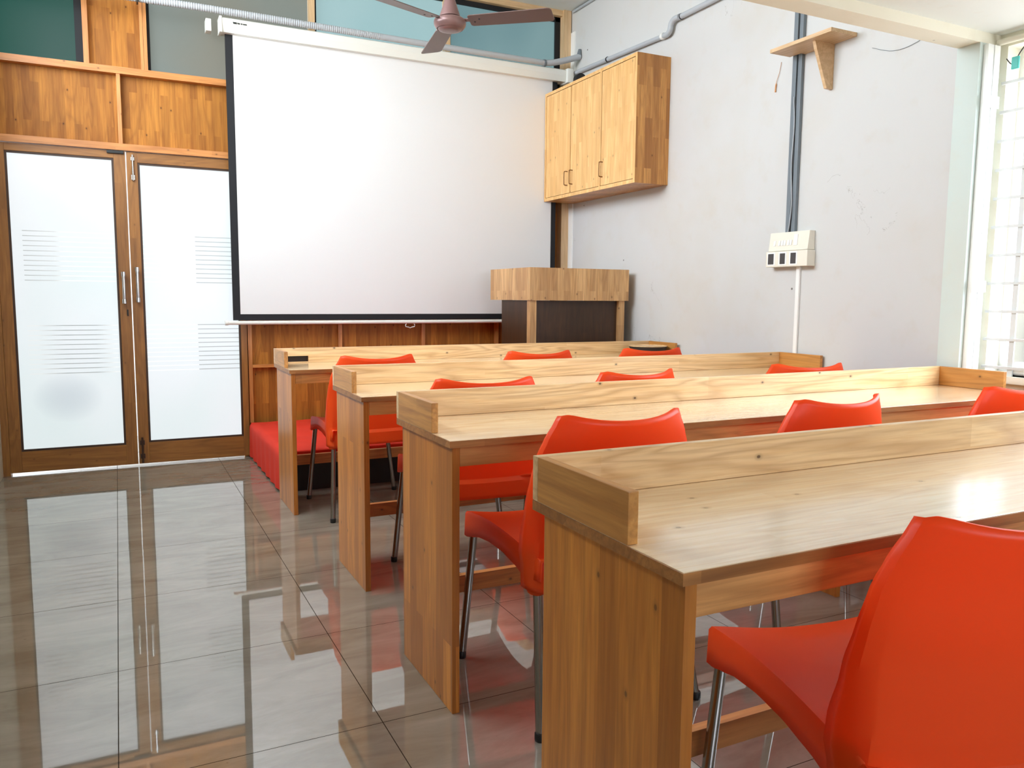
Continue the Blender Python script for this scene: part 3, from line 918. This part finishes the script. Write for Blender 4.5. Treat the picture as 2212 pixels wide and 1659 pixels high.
t = thing('round_tray', 'dark round tray on the right end of the desk nearest the screen', 'tray', (3.135, 4.305, ZT))
MB().lathe([(0, .001), (.098, .001), (.124, .056), (.124, .059), (.120, .059), (.095, .006), (0, .006)], n=44).build('bowl', M_dark, t, 40)
MB().lathe([(.120, .0592), (.125, .0592), (.126, .062), (.123, .0635), (.120, .062), (.120, .0593)], n=44).build('rim', M_up_x, t, 40)

# ------------------------------------------------------------------ chairs
def lerp_tab(tab, q):
    if q <= tab[0][0]: return tab[0][1]
    for (a, va), (b, vb) in zip(tab, tab[1:]):
        if q <= b:
            k = (q - a) / (b - a)
            k = k * k * (3 - 2 * k) * .5 + k * .5
            return va + (vb - va) * k
    return tab[-1][1]
ZTOP = .812
W_T = [(.36, .238), (.46, .240), (.58, .241), (.66, .237), (.72, .229), (.77, .212), (.80, .197), (.83, .185)]
Y_T = [(.36, -.258), (.436, -.256), (.452, -.244), (.50, -.249), (.60, -.256), (.70, -.271), (.83, -.297)]
C_T = [(.36, .034), (.50, .034), (.70, .044), (.83, .052)]
F_T = [(.36, .078), (.50, .074), (.58, .050), (.66, .034), (.73, .026), (.83, .023)]
def make_chair(label):
    c = thing('plastic_chair', label, 'chair', (0, 0, 0), 0, 'orange plastic chairs at the desks')
    # backrest: curved shell whose side edges fold forward and run down into the rear leg sockets
    rows = []
    nz, nu = 30, 22
    for j in range(nz + 1):
        q = j / nz
        r = []
        def at(u, q):
            top = ZTOP + .020 * abs(u) ** 2.2 - .002 * max(0, (abs(u) - .93) / .07) ** 2
            bot = .378 - .012 * abs(u) ** 4
            zz = bot + (top - bot) * q
            w = lerp_tab(W_T, zz) - .017
            return Vector((u * w, lerp_tab(Y_T, zz) + lerp_tab(C_T, zz) * u * u, zz)), zz
        def fl(sgn):
            p, zz = at(sgn, q)
            f = lerp_tab(F_T, zz)
            g = sgn * (.013 + .007 * (1 - q ** 4))
            dz = -.007 * q ** 10
            return [p + Vector((g, f, dz)), p + Vector((g, f * .7, dz * .8)), p + Vector((g * .85, f * .35, dz * .5)), p + Vector((g * .12, .0015, dz * .05))]
        r += fl(-1)
        for i in range(nu + 1):
            u = -1 + 2 * i / nu
            r.append(at(u * .99, q)[0])
        r += fl(1)[::-1]
        rows.append(r)
    o = MB().grid(rows).build('backrest', M_orange, c, 33)
    solidify(o, .0095, 0)
    # seat pan with deep side aprons and rear sockets
    nv, nu = 26, 18
    bot_t = [(-.25, .405), (-.14, .392), (-.08, .405), (0, .415), (.08, .416), (.16, .408), (.22, .393), (.26, .382), (.30, .380)]
    def sp(u, v):
        y = .292 - v * .530
        w = .216 + .016 * v
        y -= .012 * (abs(u) ** 6) * (1 - v) ** 8 + .028 * (1 - u * u) * v ** 6 * 0
        edge = .456 + .018 * math.sin(PI * min(1, v * 1.1)) * (1 - .2 * v)
        dish = .026 * (1 - abs(u) ** 2.4) * math.sin(PI * (.12 + .80 * v)) ** .8
        lip = .012 * (1 - u * u) * max(0, 1 - v * 7) 
        return Vector((u * w, y, edge - dish - lip))
    def low(p, sgn):
        return Vector((p.x + sgn * .005, p.y, lerp_tab(bot_t, p.y)))
    rows = []
    for j in range(nv + 1):
        v = j / nv
        row = [sp(-1 + 2 * i / nu, v) for i in range(nu + 1)]
        a, b = row[0], row[-1]
        L, Rr = low(a, -1), low(b, 1)
        row = [L, a.lerp(L, .5) + Vector((-.001, 0, 0)), a + Vector((-.0025, 0, -.006))] + [a] + row[1:-1] + [b] + [b + Vector((.0025, 0, -.006)), b.lerp(Rr, .5) + Vector((.001, 0, 0)), Rr]
        rows.append(row)
    front = []
    for k, dz in ((2, 1.0), (1, .5), (0, .12)):
        fr = []
        n = len(rows[0])
        for i, p in enumerate(rows[0]):
            u = -1 + 2 * i / (n - 1)
            zb = .384 + .030 * (1 - u * u)
            q = p.copy()
            if 3 <= i <= n - 4:
                q.z = p.z + (zb - p.z) * dz
            q.y = p.y + .004 + .002 * dz
            fr.append(q)
        front.append(fr)
    o = MB().grid(front + rows).build('seat', M_orange, c, 50)
    solidify(o, .006, 0)
    for sg in (-1, 1):
        # rear socket
        mb = MB()
        rings = []
        for zz, rx, ry, yc in ((.357, .017, .028, -.184), (.362, .020, .034, -.184), (.42, .018, .034, -.184), (.46, .012, .03, -.180), (.48, .006, .02, -.176)):
            xc = sg * (lerp_tab(W_T, .40) + .002 - rx)
            rings.append([(xc + rx * math.cos(a * PI / 9), yc + ry * math.sin(a * PI / 9), zz) for a in range(18)])
        mb.loops(rings)
        mb.build('leg_socket', M_orange, c, 50)
    for sg in (-1, 1):
        l = MB().tube([(sg * .196, .262, .44), (sg * .204, .262, .38), (sg * .246, .252, .012)], .0125, 18).build('leg', M_legsteel, c, 40)
        MB().lathe([(0, 0), (.0135, 0), (.0145, .004), (.0145, .02), (.0128, .022), (0, .022)], (sg * .2475, .2516, 0), 16).build('foot_cap', M_black, l, 40)
        l = MB().tube([(sg * .218, -.188, .40), (sg * .221, -.196, .355), (sg * .248, -.268, .012)], .0125, 18).build('leg', M_legsteel, c, 40)
        MB().lathe([(0, 0), (.0135, 0), (.0145, .004), (.0145, .02), (.0128, .022), (0, .022)], (sg * .249, -.2695, 0), 16).build('foot_cap', M_black, l, 40)
    return c
def copy_tree(o, parent=None):
    n = o.copy()
    col.objects.link(n)
    if parent is not None:
        n.parent = parent
        n.matrix_parent_inverse = o.matrix_parent_inverse.copy()
    for ch in list(o.children):
        copy_tree(ch, n)
    return n
spots = [
    (1.209, .890, -13, 'red-orange plastic chair closest to the viewer, seen from behind at the nearest desk'),
    (1.170, 1.950, 0, 'orange plastic chair at the left end of the third desk, its legs in view'),
    (1.960, 1.955, 3.5, 'orange plastic chair at the middle of the third desk from the screen'),
    (2.870, 1.950, 0, 'orange plastic chair at the window end of the third desk, cut by the photo edge'),
    (1.231, 2.885, -6.5, 'orange plastic chair at the left end of the second desk from the screen'),
    (1.894, 2.926, 5, 'orange plastic chair at the middle of the second desk from the screen'),
    (2.905, 2.918, -10, 'orange plastic chair at the wall end of the second desk, below the switchboard'),
    (1.164, 4.124, 1, 'orange plastic chair at the left end of the desk nearest the screen'),
    (2.120, 4.135, -4, 'orange plastic chair at the middle of the desk nearest the screen'),
    (2.895, 4.120, -8, 'orange plastic chair in front of the dark round tray, at the desk nearest the screen'),
]
proto = make_chair(spots[0][3])
for i, (x, y, rz, lab) in enumerate(spots):
    o = proto if i == 0 else copy_tree(proto)
    o.location = (x, y, 0)
    o.rotation_euler = (0, 0, math.radians(rz))
    o['label'] = lab
